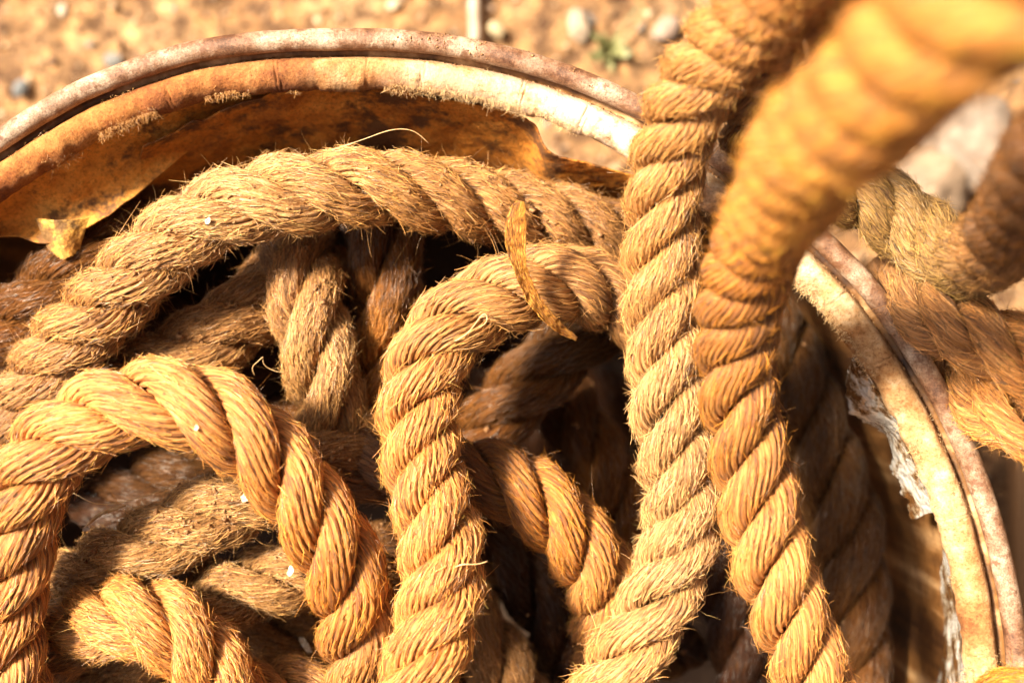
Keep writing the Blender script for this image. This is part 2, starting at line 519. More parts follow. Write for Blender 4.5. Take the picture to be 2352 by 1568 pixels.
# pale stick
def tube(path, rad, mat, name, parent=None, sides=12, noise=0.0, seed=1, attrs=None, flat=1.0):
    Q, s = catmull(np.column_stack([np.array(path, float), np.broadcast_to(rad, len(path))]), 0.0015)
    C, r = Q[:, :3], Q[:, 3]
    T = nrm(np.gradient(C, axis=0)); u = np.cross(T[0], [0.1, 0.2, 1]); U = []
    for t in T:
        u = u - t * np.dot(u, t); u = u / np.linalg.norm(u); U.append(u)
    U = np.array(U); Vv = np.cross(T, U)
    a = np.arange(sides) * 2 * math.pi / sides
    d = np.cos(a)[None, :, None] * U[:, None] + np.sin(a)[None, :, None] * Vv[:, None] * flat
    P = C[:, None] + d * r[:, None, None]
    if noise: P = P + d * (noise * fbm(P * 160, seed, 3))[..., None]
    n = len(C)
    i0 = (np.arange(n - 1) * sides)[:, None]; j = np.arange(sides)[None]; j2 = (j + 1) % sides
    F = np.stack([i0 + j, i0 + j2, i0 + sides + j2, i0 + sides + j], -1).reshape(-1, 4)
    V = np.vstack([P.reshape(-1, 3), C[:1], C[-1:]])
    cA = np.stack([np.full(sides, n * sides), j2[0], j[0]], -1)
    cB = np.stack([np.full(sides, n * sides + 1), (n - 1) * sides + j[0], (n - 1) * sides + j2[0]], -1)
    return make_mesh(name, V, [F, cA, cB], mat, parent)

def simple_mat(name, c1, c2, scale=200, rough=0.7, bump=0.0005, stretch=None, spec=0.5):
    m, nt, b = new_mat(name); g = NG(nt)
    pos = g.n('ShaderNodeNewGeometry').outputs['Position']
    if stretch:
        mp = g.n('ShaderNodeMapping'); g.l(pos, mp.inputs[0]); mp.inputs['Scale'].default_value = stretch; pos = mp.outputs[0]
    f = g.noise(pos, scale, 5, 0.65)
    g.l(g.ramp(f, [(0.35, c1), (0.65, c2)]), b.inputs['Base Color'])
    b.inputs['Roughness'].default_value = rough
    b.inputs['Specular IOR Level'].default_value = spec
    if bump: g.l(g.bump(f, bump, 0.8), b.inputs['Normal'])
    return m

M_stick = simple_mat('bleached_wood', (0.30, 0.22, 0.15), (0.50, 0.40, 0.31), 120)
def G(px, py, h=0.0):
    p = W(px, py, -GZ); p[2] = h; return p
o = tube([G(1095, -40, .008), G(1090, 20, .008), G(1092, 100, .007)], 0.0045, M_stick, 'stick', noise=0.0006)
tag(o, 'short pale stick lying on the soil above the rim', 'stick')

# weed: a rosette of small leaves
M_leaf = simple_mat('weed_leaf', (0.10, 0.11, 0.035), (0.23, 0.22, 0.09), 90, 0.5)
weed = empty('weed'); tag(weed, 'small green weed growing out of the soil above the rim', 'weed')
def leaf_blade(base, tip, w, lift, parent):
    base, tip = np.array(base), np.array(tip)
    t = np.linspace(0, 1, 12); d = tip - base; side = nrm(np.cross(d, [0, 0, 1]))
    c = base + d * t[:, None] + np.array([0, 0, 1]) * (lift * np.sin(t * math.pi * 0.8))[:, None]
    ww = w * np.sin(np.clip(t, 0.02, 1) ** 0.8 * math.pi * 0.97) + 0.0004
    V = []
    for q in (-1, -.5, 0, .5, 1):
        V.append(c + side * (ww * q)[:, None] + np.array([0, 0, 1]) * (abs(q) * ww * 0.35)[:, None])
    V = np.stack(V, 1)
    i0 = (np.arange(11) * 5)[:, None]; j = np.arange(4)[None]
    F = np.stack([i0 + j, i0 + j + 1, i0 + 6 + j, i0 + 5 + j], -1).reshape(-1, 4)
    o = make_mesh('leaf', V.reshape(-1, 3), F, M_leaf, parent)
    md = o.modifiers.new('thick', 'SOLIDIFY'); md.thickness = 0.0004
wb = G(1395, 122, 0.0)
for i in range(22):
    a = i * 2.4 + rng.uniform(-.3, .3); L = rng.uniform(0.005, 0.020)
    e = wb + np.array([math.cos(a) * L, math.sin(a) * L, rng.uniform(0.004, 0.016)])
    leaf_blade(wb + np.array([math.cos(a), math.sin(a), 0]) * 0.002, e, rng.uniform(0.0012, 0.0026), 0.005, weed)
tube([wb, G(1430, 70, .012), G(1470, 20, .018)], 0.0011, M_leaf, 'stem', weed)

# board lying outside the drum on the right
def box(name, x0, x1, y0, y1, z0, z1, mat, parent=None, bev=0.002):
    V = np.array([[x, y, z] for z in (z0, z1) for y in (y0, y1) for x in (x0, x1)])
    F = np.array([[0, 2, 3, 1], [4, 5, 7, 6], [0, 1, 5, 4], [2, 6, 7, 3], [0, 4, 6, 2], [1, 3, 7, 5]])
    o = make_mesh(name, V, F, mat, parent, False)
    md = o.modifiers.new('bevel', 'BEVEL'); md.width = bev; md.segments = 2
    return o
M_board = simple_mat('weathered_board', (0.14, 0.065, 0.022), (0.36, 0.20, 0.085), 26, 0.8, 0.001, (1, 0.05, 1))
a, c = G(2275, 1000), G(2700, 1800)
o = box('board', a[0] + .01, c[0], c[1], a[1], 0.004, 0.03, M_board)
tag(o, 'brown weathered board on the ground right of the drum', 'board')

# ------------------------------------------------------------------ the drum
drum = empty('fibre_drum')
tag(drum, 'worn round drum with rusty rim and torn paper lining, full of rope', 'drum')
# rusty bead
m, nt, b = new_mat('rusty_bead'); g = NG(nt)
pos = g.n('ShaderNodeNewGeometry').outputs['Position']
c = g.ramp(g.noise(pos, 55, 6, 0.7), [(0.36, (0.08, 0.030, 0.012)), (0.45, (0.19, 0.095, 0.050)), (0.54, (0.27, 0.175, 0.115)), (0.66, (0.46, 0.36, 0.27))])
sp = g.ramp(g.noise(pos, 1100, 4, 0.7), [(0.35, (0.5, 0.42, 0.38)), (0.5, (1, 1, 1)), (0.65, (1.25, 1.2, 1.12))])
c = g.mix(1.0, c, sp, 'MULTIPLY')
pt = g.ramp(g.noise(pos, 160, 4, 0.6), [(0.56, 0.0), (0.64, 0.8)])
c = g.mix(pt, c, (0.13, 0.05, 0.02))
g.l(c, b.inputs['Base Color'])
b.inputs['Roughness'].default_value = 0.55
g.l(g.bump(g.noise(pos, 1400, 4, 0.7), 0.0005, 0.8, g.bump(g.noise(pos, 220, 3), 0.0007, 0.6)), b.inputs['Normal'])
M_bead = m

def revolve(name, prof, mat, parent, nseg=1400, noise=0.0, nscale=120, seed=1, edge=0.0, closed=False, a0=0, a1=2 * math.pi, attrs=False, skip=None):
    prof = np.array(prof, float)
    ang = np.linspace(a0, a1, nseg, endpoint=(a1 - a0) < 6.28)
    K = len(prof)
    aa = ang[:, None] + 0 * prof[None, :, 0]
    r = prof[None, :, 0] + dent(aa)
    z = prof[None, :, 1] + 0 * aa
    P = np.stack([DC[0] + r * np.cos(aa), DC[1] + r * np.sin(aa), GZ + z], -1)
    if noise:
        d = noise * fbm(P * nscale, seed, 4)
        if prof.shape[1] > 2: d = d * prof[None, :, 2]
        P[..., 2] += d * 0.7
        P[..., 0] -= np.cos(aa) * d; P[..., 1] -= np.sin(aa) * d
    n = nseg
    full = (a1 - a0) >= 6.28
    i = np.arange(n if full else n - 1)[:, None]; i2 = (i + 1) % n
    j = np.arange(K if closed else K - 1)[None]; j2 = (j + 1) % K
    F = np.stack([i * K + j, i * K + j2, i2 * K + j2, i2 * K + j], -1)
    if skip is not None:
        F = F[~skip(P[:, :, :])[:F.shape[0], :F.shape[1]]]
    F = F.reshape(-1, 4)
    return make_mesh(name, P.reshape(-1, 3), F, mat, parent)

RBw = RB * KP
t = np.linspace(0, 2 * math.pi, 20, endpoint=False)
prof = np.column_stack([RBw + 0.0050 * np.cos(t), 0.0005 + 0.0050 * np.sin(t)])
revolve('rim_bead', prof, M_bead, drum, noise=0.00035, nscale=200, closed=True)

# papery rolled edge inside the bead
m, nt, b = new_mat('old_fibreboard'); g = NG(nt)
pos = g.n('ShaderNodeNewGeometry').outputs['Position']
c = g.ramp(g.noise(pos, 20, 7, 0.72), [(0.38, (0.17, 0.058, 0.012)), (0.47, (0.33, 0.150, 0.046)), (0.54, (0.46, 0.265, 0.115)), (0.64, (0.64, 0.47, 0.29))])
c = g.mix(1.0, c, g.ramp(g.noise(pos, 700, 5, 0.75), [(0.33, (0.5, 0.42, 0.34)), (0.48, (1, 1, 1)), (0.66, (1.15, 1.15, 1.15))]), 'MULTIPLY')
st = g.ramp(g.noise(pos, 95, 6, 0.75), [(0.60, 0.0), (0.67, 0.75)])
c = g.mix(st, c, (0.20, 0.09, 0.028))
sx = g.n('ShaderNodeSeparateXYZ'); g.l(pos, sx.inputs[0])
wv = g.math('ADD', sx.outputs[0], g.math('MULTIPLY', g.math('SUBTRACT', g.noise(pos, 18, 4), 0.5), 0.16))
left_shade = g.n('ShaderNodeMapRange'); left_shade.inputs[1].default_value = -0.17; left_shade.inputs[2].default_value = 0.0; g.l(wv, left_shade.inputs[0])
c = g.mix(left_shade.outputs[0], g.mix(1.0, c, (0.88, 0.60, 0.30), 'MULTIPLY'), c)      # shade of the left stretch, put into the colour
glare_x = g.n('ShaderNodeMapRange'); glare_x.inputs[1].default_value = -0.08; glare_x.inputs[2].default_value = 0.03; g.l(wv, glare_x.inputs[0])
glare_y = g.n('ShaderNodeMapRange'); glare_y.inputs[1].default_value = 0.05; glare_y.inputs[2].default_value = 0.10; g.l(sx.outputs[1], glare_y.inputs[0])
c = g.mix(g.math('MULTIPLY', g.math('MULTIPLY', glare_x.outputs[0], glare_y.outputs[0]), g.ramp(g.noise(pos, 60, 6, 0.75), [(0.38, 0.0), (0.52, 0.8)])), c, (0.80, 0.68, 0.52))      # glare on the upper right stretch, painted into the colour
g.l(c, b.inputs['Base Color'])
b.inputs['Roughness'].default_value = 0.8
g.l(g.bump(g.noise(pos, 900, 5, 0.75), 0.0009, 0.9, g.bump(g.noise(pos, 140, 4), 0.0015, 0.7)), b.inputs['Normal'])
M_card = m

def card_prof():
    return [(0.3046, -0.0110, .0), (0.3034, -0.0085, .3), (0.3020, -0.0042, .5), (0.3005, -0.0008, .7), (0.2985, 0.0014, 1), (0.2955, 0.0012, 1), (0.2925, 0.0002, 1),
            (0.2900, -0.0020, 1.2), (0.2882, -0.0050, 1.5), (0.2876, -0.0085, 1.7), (0.2884, -0.0110, 1.7), (0.2905, -0.0100, 1.2),
            (0.2925, -0.0060, 1), (0.2960, -0.0040, .6), (0.3010, -0.0070, .3)]
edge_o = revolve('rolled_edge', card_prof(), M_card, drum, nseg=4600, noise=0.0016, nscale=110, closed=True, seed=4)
# cracks across the rolled edge: thin dark slits cut in the shape
me = edge_o.data
co = np.empty(len(me.vertices) * 3, np.float32); me.vertices.foreach_get('co', co); co = co.reshape(-1, 3)
ang = np.arctan2(co[:, 1] - DC[1], co[:, 0] - DC[0])
for ca in list(np.radians([96, 88, 83, 74, 68, 106, 33, 17.5, 40, 5])) + list(rng.uniform(0, 6.28, 8)):
    rad_ = np.hypot(co[:, 0] - DC[0], co[:, 1] - DC[1])
    dd = np.abs(ang - ca - 0.004 * np.sin(rad_ * 1500 + ca * 9))
    co[:, 2] -= np.where(dd < 0.0026, 0.0012 * (1 - dd / 0.0026) * (0.3 + 0.9 * np.abs(np.sin(rad_ * 900 + ca * 31))), 0)
me.vertices.foreach_set('co', co.ravel()); me.update()

# wall with a hole torn through it
m, nt, b = new_mat('drum_wall'); g = NG(nt)
pos = g.n('ShaderNodeNewGeometry').outputs['Position']
at = g.n('ShaderNodeSeparateXYZ'); g.l(pos, at.inputs[0])
mp = g.n('ShaderNodeMapping'); g.l(pos, mp.inputs[0]); mp.inputs['Scale'].default_value = (1, 1, 0.06)
c = g.ramp(g.noise(mp.outputs[0], 30, 5, 0.6), [(0.34, (0.04, 0.014, 0.004)), (0.52, (0.22, 0.10, 0.028)), (0.64, (0.62, 0.40, 0.20))])
g.l(g.mix(1.0, c, g.ramp(g.noise(pos, 130, 5, 0.7), [(0.35, (0.55, 0.5, 0.45)), (0.55, (1, 1, 1))]), 'MULTIPLY'), b.inputs['Base Color'])
b.inputs['Roughness'].default_value = 0.5
g.l(g.bump(g.noise(pos, 200, 4), 0.001, 0.6), b.inputs['Normal'])
M_wall = m
def hole(P):
    a = np.degrees(np.arctan2(P[..., 1] - DC[1], P[..., 0] - DC[0]))
    z = P[..., 2] - GZ
    q = fbm(P * 40, 9, 3)
    return (a > 53 + 2 * q) & (a < 77 + 2 * q) & (z < -0.012) & (z > -0.30 + 0.03 * q)
zs = np.concatenate([np.linspace(-0.009, -0.41, 60), np.linspace(-0.41, -0.0035, 60)])
rs = np.concatenate([np.full(60, 0.3010), np.full(60, 0.3078)])
revolve('wall', np.column_stack([rs, zs]), M_wall, drum, nseg=720, closed=True, noise=0.0, skip=hole)
# bottom, coloured near black to deepen the shade in the gaps
t = np.linspace(0, 2 * math.pi, 96, endpoint=False)
V = np.vstack([np.column_stack([DC[0] + 0.300 * np.cos(t), DC[1] + 0.300 * np.sin(t), np.full(96, 0.02)]), [[DC[0], DC[1], 0.02]]])
make_mesh('bottom', V, np.column_stack([np.arange(96), (np.arange(96) + 1) % 96, np.full(96, 96)]), simple_mat('shade_dark_bottom', (0.02, 0.009, 0.003), (0.05, 0.025, 0.01)), drum)

# fuzz on the rolled edge
def ring_fuzz(n, r0, r1, z0, z1, lmax, a_lo, a_hi, name, inward=1.0, wid=(0.00005, 0.00011)):
    a = rng.uniform(a_lo, a_hi, n); r = rng.uniform(r0, r1, n) + dent(a)
    z = GZ + np.interp((r - r0) / (r1 - r0), [0, 1], [z0, z1])
    P = np.column_stack([DC[0] + r * np.cos(a), DC[1] + r * np.sin(a), z])
    msk = fbm(P * 45, 31, 4) > 0.02
    P, a = P[msk], a[msk]; n = len(P)
    D = np.column_stack([-np.cos(a) * inward, -np.sin(a) * inward, rng.uniform(-.3, .5, n)]) + rng.normal(0, .6, (n, 3))
    N = np.tile([0, 0, 1.0], (n, 1)) + rng.normal(0, .1, (n, 3))
    V, F, fi = fibre_mesh(P, nrm(D), nrm(N), rng.gamma(2, lmax / 4, n).clip(0.0006, lmax * 1.6), rng.uniform(.1, .8, n), rng.uniform(*wid, n))
    c = np.array([(0.55, 0.28, 0.09)]) * (1 + 0.5 * np.clip((P[:, :1] + 0.12) / 0.1, 0, 1) * np.array([[.3, 1.0, 2.4]])) * rng.uniform(.7, 1.2, (n, 1))  # oranger on the left, following the shade painted on the rolled edge
    o = make_mesh(name, V, F, M_fuzz, drum, True, {'tint': ('FLOAT_COLOR', np.hstack([c, np.ones((n, 1))])[fi])})
    tag(o, kind='stuff')
ring_fuzz(12000, 0.2868, 0.2895, -0.009, -0.002, 0.0026, R_(-5), R_(135), 'paper_fuzz')
ring_fuzz(5000, 0.289, 0.302, -0.001, 0.0008, 0.0022, R_(-5), R_(135), 'paper_fuzz')
# grit lodged beside the bead
n = 5200
a = rng.uniform(R_(-5), R_(135), n)
wg = vnoise(np.column_stack([a * 9, a * 0, a * 0]), 61) * 0.5 + 0.7
r = 0.3036 - np.abs(rng.normal(0, 0.0016, n)) * wg + dent(a)
P = np.column_stack([DC[0] + r * np.cos(a), DC[1] + r * np.sin(a), GZ + np.interp(0.3046 - (r - dent(a)), [0, .0012, .0034, .006], [-.010, -.0082, -.0028, .0006])])
a2 = rng.uniform(R_(66), R_(86), 420); ph = rng.uniform(0.4, 2.4, 420)
r2 = RBw + 0.0051 * np.cos(ph) + dent(a2)
k = fbm(np.column_stack([a2 * 40, ph, ph * 0]), 5, 2) > 0.15
P = np.vstack([P, np.column_stack([DC[0] + r2 * np.cos(a2), DC[1] + r2 * np.sin(a2), GZ + 0.0005 + 0.0051 * np.sin(ph)])[k]])
V, F = crumbs_mesh(P, rng.gamma(2.2, 0.00013, len(P)).clip(0.0001, 0.0008))
tag(make_mesh('dirt_grains', V, F, M_dirt, drum, False), kind='stuff')

# torn sheets
def sheet(name, top, bot, mat, parent, nu=260, nv=70, sag=0.0, rough=0.0015, nscale=60, ragged=0.0, seed=1, thick=0.0008, rag_top=0.0, curl=0.0, rag_side=0.0):
    T, _ = catmull(np.array([W(*p) for p in top]), 0.001)
    B, _ = catmull(np.array([W(*p) for p in bot]), 0.001)
    u = np.linspace(0, 1, nu)
    def rs(Q, u):
        x = np.linspace(0, 1, len(Q)); return np.stack([np.interp(u, x, Q[:, k]) for k in range(3)], -1)
    v0 = rag_top * (0.5 + 0.5 * fbm(np.column_stack([u * 30, u * 0, u * 0]), seed + 3, 5))
    v1 = 1 - ragged * (0.5 + 0.8 * fbm(np.column_stack([u * 26, u * 0 + 9, u * 0]), seed + 5, 5))
    v = np.linspace(0, 1, nv)
    vv = v0[:, None] + (v1 - v0)[:, None] * v[None]
    uu = u[:, None] + rag_side * fbm(np.stack([v[None] * 12 + 0 * u[:, None], u[:, None] * 2 + 0 * v[None], 0 * vv], -1), seed + 8, 4) * (u[:, None] ** 6)
    uu = np.clip(uu, 0, 1)
    Tq, Bq = rs(T, uu), rs(B, uu)
    P = Tq * (1 - vv[..., None]) + Bq * vv[..., None]
    P[..., 2] -= sag * np.sin(vv * math.pi)
    P[..., 2] += curl * np.clip(vv - 0.75, 0, 1) ** 2 * 16
    d = rough * fbm(P * nscale, seed, 5)
    P[..., 2] += d; P[..., 0] += d * 0.4; P[..., 1] -= d * 0.4
    i0 = (np.arange(nu - 1) * nv)[:, None]; j = np.arange(nv - 1)[None]
    F = np.stack([i0 + j, i0 + nv + j, i0 + nv + j + 1, i0 + j + 1], -1).reshape(-1, 4)
    o = make_mesh(name, P.reshape(-1, 3), F, mat, parent)
    md = o.modifiers.new('thick', 'SOLIDIFY'); md.thickness = thick; md.offset = 0
    return o

def liner_mat(name, lo, mid, hi, stain=(0.07, 0.03, 0.012), amt=0.60):
    m, nt, b = new_mat(name); g = NG(nt)
    pos = g.n('ShaderNodeNewGeometry').outputs['Position']
    c = g.ramp(g.noise(pos, 45, 6, 0.65), [(0.33, lo), (0.5, mid), (0.68, hi)])
    c = g.mix(1.0, c, g.ramp(g.noise(pos, 500, 5, 0.75), [(0.35, (0.55, 0.5, 0.45)), (0.5, (1, 1, 1)), (0.7, (1.2, 1.2, 1.2))]), 'MULTIPLY')
    s1 = g.ramp(g.noise(pos, 34, 8, 0.75), [(amt - 0.06, 0.0), (amt + 0.02, 0.85)])
    c = g.mix(s1, c, stain)
    g.l(c, b.inputs['Base Color']); b.inputs['Roughness'].default_value = 0.75
    g.l(g.bump(g.noise(pos, 600, 5, 0.7), 0.0008, 0.8, g.bump(g.noise(pos, 60, 4), 0.003, 0.6)), b.inputs['Normal'])
    return m
M_liner = liner_mat('torn_liner_paper', (0.46, 0.175, 0.022), (0.70, 0.285, 0.036), (0.80, 0.42, 0.09), amt=0.575)
M_liner2 = liner_mat('dark_liner_paper', (0.34, 0.11, 0.012), (0.64, 0.225, 0.022), (0.72, 0.30, 0.045), amt=0.54)
sheet('torn_liner', [(-90, 500, -.010), (20, 420, -.010), (150, 350, -.010), (280, 290, -.010), (420, 240, -.011), (560, 200, -.012), (680, 185, -.014)],
      [(-90, 560, -.030), (20, 545, -.030), (105, 560, -.028), (185, 540, -.030), (330, 435, -.040), (480, 310, -.050), (650, 215, -.045)],
      M_liner, drum, sag=0.012, ragged=0.05, seed=3, rough=0.003, curl=0.0)
sheet('liner_flap', [(82, 500, -.026), (130, 505, -.022), (205, 500, -.026)], [(112, 575, -.030), (150, 602, -.026), (182, 575, -.030)],
      liner_mat('yellow_liner_paper', (0.45, 0.19, 0.03), (0.62, 0.32, 0.055), (0.74, 0.46, 0.12), amt=0.56), drum, nu=80, nv=60, ragged=0.10, seed=8, rough=0.003)
sheet('liner_wall', [(330, 330, -.020), (480, 255, -.018), (620, 205, -.018), (800, 190, -.018), (1000, 212, -.018), (1150, 245, -.018), (1225, 272, -.018), (1262, 345, -.022), (1350, 372, -.03), (1470, 405, -.04)],
      [(260, 620, -.14), (420, 540, -.14), (600, 500, -.14), (800, 480, -.14), (1000, 480, -.14), (1130, 480, -.13), (1250, 500, -.12), (1320, 520, -.12), (1400, 520, -.12), (1490, 530, -.12)],
      M_liner2, drum, nu=500, nv=110, sag=0.0, rough=0.004, nscale=45, seed=12, rag_top=0.06)
# crinkled silvery film on the right
m, nt, b = new_mat('crinkled_film'); g = NG(nt)
pos = g.n('ShaderNodeNewGeometry').outputs['Position']
g.l(g.ramp(g.noise(pos, 60, 5, 0.7), [(0.42, (0.20, 0.09, 0.028)), (0.47, (0.50, 0.36, 0.22)), (0.54, (0.88, 0.86, 0.80))]), b.inputs['Base Color'])
b.inputs['Roughness'].default_value = 0.15
b.inputs['Specular IOR Level'].default_value = 0.9
b.inputs['Metallic'].default_value = 0.5
g.l(g.bump(g.noise(pos, 130, 3, 0.5, 1.5), 0.004, 0.8), b.inputs['Normal'])
M_film = m
sheet('film_lining', [(1960, 815, -.013), (2020, 900, -.013), (2080, 990, -.013), (2125, 1085, -.013), (2162, 1175, -.013)],
      [(1940, 870, -.04), (1945, 955, -.045), (2030, 1000, -.05), (2050, 1090, -.05), (2085, 1190, -.05)],
      M_film, drum, ragged=0.22, seed=21, rough=0.004, nscale=45, thick=0.0003, nu=220, nv=80)
sheet('film_lining', [(2168, 1195, -.014), (2205, 1320, -.014), (2222, 1450, -.014), (2228, 1620, -.014)],
      [(2158, 1225, -.04), (2160, 1320, -.07), (2165, 1430, -.08), (2150, 1620, -.09)],
      M_film, drum, ragged=0.12, seed=27, rough=0.004, nscale=40, thick=0.0003, nu=200, nv=60)

# ------------------------------------------------------------------ the ropes
G1 = 'lengths of rope heaped in the drum'
exec_order = 0
# B  the golden loop at lower left
make_rope('clean golden rope bent in a hump at the lower left of the heap',
    [(30, 1680, .005), (15, 1560, .01), (10, 1440, .012), (28, 1300, .015), (40, 1180, .02), (90, 1060, .026), (180, 975, .03), (300, 925, .034), (420, 925, .036), (540, 980, .034), (635, 1065, .03), (715, 1170, .026), (775, 1280, .02), (810, 1390, .008), (835, 1500, -.006), (850, 1640, -.02)],
    R=0.0192, lay=[(0, .072), (.3, .078), (1, .084)], phase=0.6, mat=M_clean, tints=[(0, 'gold'), (.3, 'gold'), (.55, 'gold'), (.8, 'amber'), (1, 'tan')], yarn=0.23, fuzz=.5, spikes=.5, fib=1)
# C  central rope
make_rope('golden rope arching up and then running straight down the middle',
    [(1640, 900, -.06), (1540, 790, -.045), (1430, 700, -.03), (1320, 655, -.012), (1200, 665, -.002), (1090, 710, .004), (1010, 785, .008), (968, 880, .010), (960, 985, .012), (980, 1095, .014), (1010, 1200, .016), (1020, 1310, .018), (998, 1430, .022), (960, 1550, .028), (915, 1690, .03)],
    R=0.0190, lay=[(0, .08), (.4, .072), (1, .070)], phase=2.2, mat=M_clean, tints=[(0, 'brown'), (.25, 'tan'), (.45, 'straw'), (.6, 'gold'), (1, 'gold')], yarn=0.26, fuzz=.8, spikes=.9)
# A  pale frayed arc
make_rope('pale frayed rope arching across the top of the heap',
    [(-60, 1060, -.05), (40, 950, -.035), (130, 830, -.018), (215, 730, -.006), (310, 630, .0), (420, 545, .004), (540, 480, .006), (680, 440, .006), (830, 425, .002), (980, 440, -.008), (1120, 470, -.022), (1260, 500, -.036), (1400, 540, -.05), (1560, 610, -.07)],
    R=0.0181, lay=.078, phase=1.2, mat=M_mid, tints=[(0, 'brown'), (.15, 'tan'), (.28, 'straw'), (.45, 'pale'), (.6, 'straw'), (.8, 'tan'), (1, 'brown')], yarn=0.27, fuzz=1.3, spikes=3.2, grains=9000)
# D  left hanging rope
make_rope('left one of the two ropes hanging down into the drum, paler below',
    [(1930, -190, .20), (1830, -70, .15), (1730, 40, .11), (1640, 140, .082), (1580, 245, .062), (1548, 350, .045), (1532, 460, .034), (1527, 580, .026), (1527, 700, .022), (1532, 820, .020), (1540, 940, .020), (1552, 1060, .020), (1562, 1170, .020), (1552, 1280, .020), (1508, 1390, .020), (1450, 1490, .018), (1400, 1580, .012), (1360, 1700, .0)],
    R=0.0172, lay=[(0, .062), (.28, .064), (.5, .068), (1, .076)], phase=0.2, mat=M_clean, tints=[(0, 'gold'), (.3, 'straw'), (.5, 'straw'), (.62, 'pale'), (.8, 'pale'), (1, 'gold')], yarn=0.22, fuzz=1.0, spikes=1.8, group='ropes hanging into the drum from above', name='rope')
# E  right hanging rope
make_rope('right hanging rope, blurred and thick near the lens, rusty orange halfway down',
    [(2500, -190, .34), (2300, -30, .32), (2135, 95, .295), (2000, 200, .265), (1873, 340, .215), (1803, 440, .165), (1763, 525, .125), (1722, 620, .085), (1700, 730, .065), (1692, 840, .052), (1697, 950, .044), (1712, 1060, .038), (1740, 1170, .034), (1768, 1280, .030), (1803, 1390, .026), (1845, 1500, .022), (1890, 1610, .014), (1930, 1720, 0)],
    R=0.0178, lay=[(0, .068), (.3, .066), (.45, .064), (.62, .068), (.75, .078), (1, .080)], phase=1.6, mat=M_clean, tints=[(0, 'sun'), (.36, 'sun'), (.48, 'amber'), (.55, 'rust'), (.68, 'rust'), (.78, 'gold'), (1, 'gold')], yarn=0.22, fuzz=0.35, spikes=1.0, group='ropes hanging into the drum from above')
# G
make_rope('short bent rope emerging from behind the middle rope, half clean half dusty',
    [(660, 1040, -.045), (760, 1055, -.042), (880, 1075, -.040), (1010, 1080, -.038), (1120, 1095, -.030), (1220, 1140, -.026), (1300, 1215, -.028), (1358, 1310, -.034), (1390, 1410, -.048), (1400, 1510, -.07), (1400, 1620, -.10)],
    R=0.0185, lay=.078, phase=3.0, mat=M_mid, tints=[(0, 'brown'), (.3, 'brown'), (.5, 'amber'), (.65, 'gold'), (1, 'tan')], yarn=0.26, fuzz=.7, spikes=.8, grains=4000)
# H
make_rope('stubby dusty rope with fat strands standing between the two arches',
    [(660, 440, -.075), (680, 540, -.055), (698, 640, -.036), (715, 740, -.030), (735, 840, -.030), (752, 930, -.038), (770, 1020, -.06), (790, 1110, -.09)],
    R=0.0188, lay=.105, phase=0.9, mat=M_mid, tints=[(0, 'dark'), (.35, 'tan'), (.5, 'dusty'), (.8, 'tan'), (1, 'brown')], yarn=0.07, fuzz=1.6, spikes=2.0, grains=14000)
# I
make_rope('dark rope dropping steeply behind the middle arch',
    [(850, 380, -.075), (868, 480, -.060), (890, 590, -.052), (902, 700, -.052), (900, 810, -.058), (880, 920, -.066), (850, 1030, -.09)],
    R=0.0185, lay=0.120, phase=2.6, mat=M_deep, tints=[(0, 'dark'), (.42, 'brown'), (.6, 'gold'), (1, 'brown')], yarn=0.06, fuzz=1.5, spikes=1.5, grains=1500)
# J
make_rope('dusty brown rope tucked between the pale arc and the golden hump',
    [(740, 560, -.085), (650, 650, -.058), (560, 730, -.042), (460, 795, -.036), (360, 845, -.040), (250, 900, -.050), (120, 960, -.070)],
    R=0.0185, lay=.084, phase=0.4, mat=M_dirty, tints=[(0, 'brown'), (.35, 'tan'), (.6, 'dusty'), (1, 'tan')], yarn=0.14, fuzz=0.9, spikes=3.0, grains=20000)
# K
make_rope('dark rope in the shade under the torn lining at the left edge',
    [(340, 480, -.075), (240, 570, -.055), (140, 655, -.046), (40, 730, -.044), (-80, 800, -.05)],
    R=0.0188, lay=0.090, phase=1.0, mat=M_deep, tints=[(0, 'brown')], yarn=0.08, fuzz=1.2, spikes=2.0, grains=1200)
make_rope('dirty rope just below the shaded one at the left edge',
    [(200, 690, -.075), (110, 770, -.068), (20, 850, -.066), (-90, 930, -.07)],
    R=0.0185, lay=0.090, phase=2.0, mat=M_deep, tints=[(0, 'brown')], yarn=0.08, fuzz=1.2, spikes=2.5, grains=1200)
# L
make_rope('earthy rope lying under the golden hump with a white flake on it',
    [(880, 990, -.055), (750, 1055, -.034), (630, 1120, -.022), (500, 1170, -.018), (380, 1225, -.020), (260, 1290, -.026), (150, 1350, -.038), (50, 1420, -.055)],
    R=0.0185, lay=.084, phase=2.4, mat=M_dirty, tints=[(0, 'brown'), (.2, 'tan'), (.35, 'dusty'), (1, 'dusty')], yarn=0.14, fuzz=0.9, spikes=3.0, grains=24000)
make_rope('gritty rope behind the golden hump showing a narrow strip',
    [(700, 960, -.085), (580, 1030, -.078), (460, 1090, -.075), (340, 1120, -.085), (220, 1160, -.10)],
    R=0.0180, lay=0.10, phase=.4, mat=M_deep, tints=[(0, 'brown'), (.4, 'shade'), (1, 'dark')], yarn=0.08, fuzz=1.0, spikes=2.0, grains=1200)
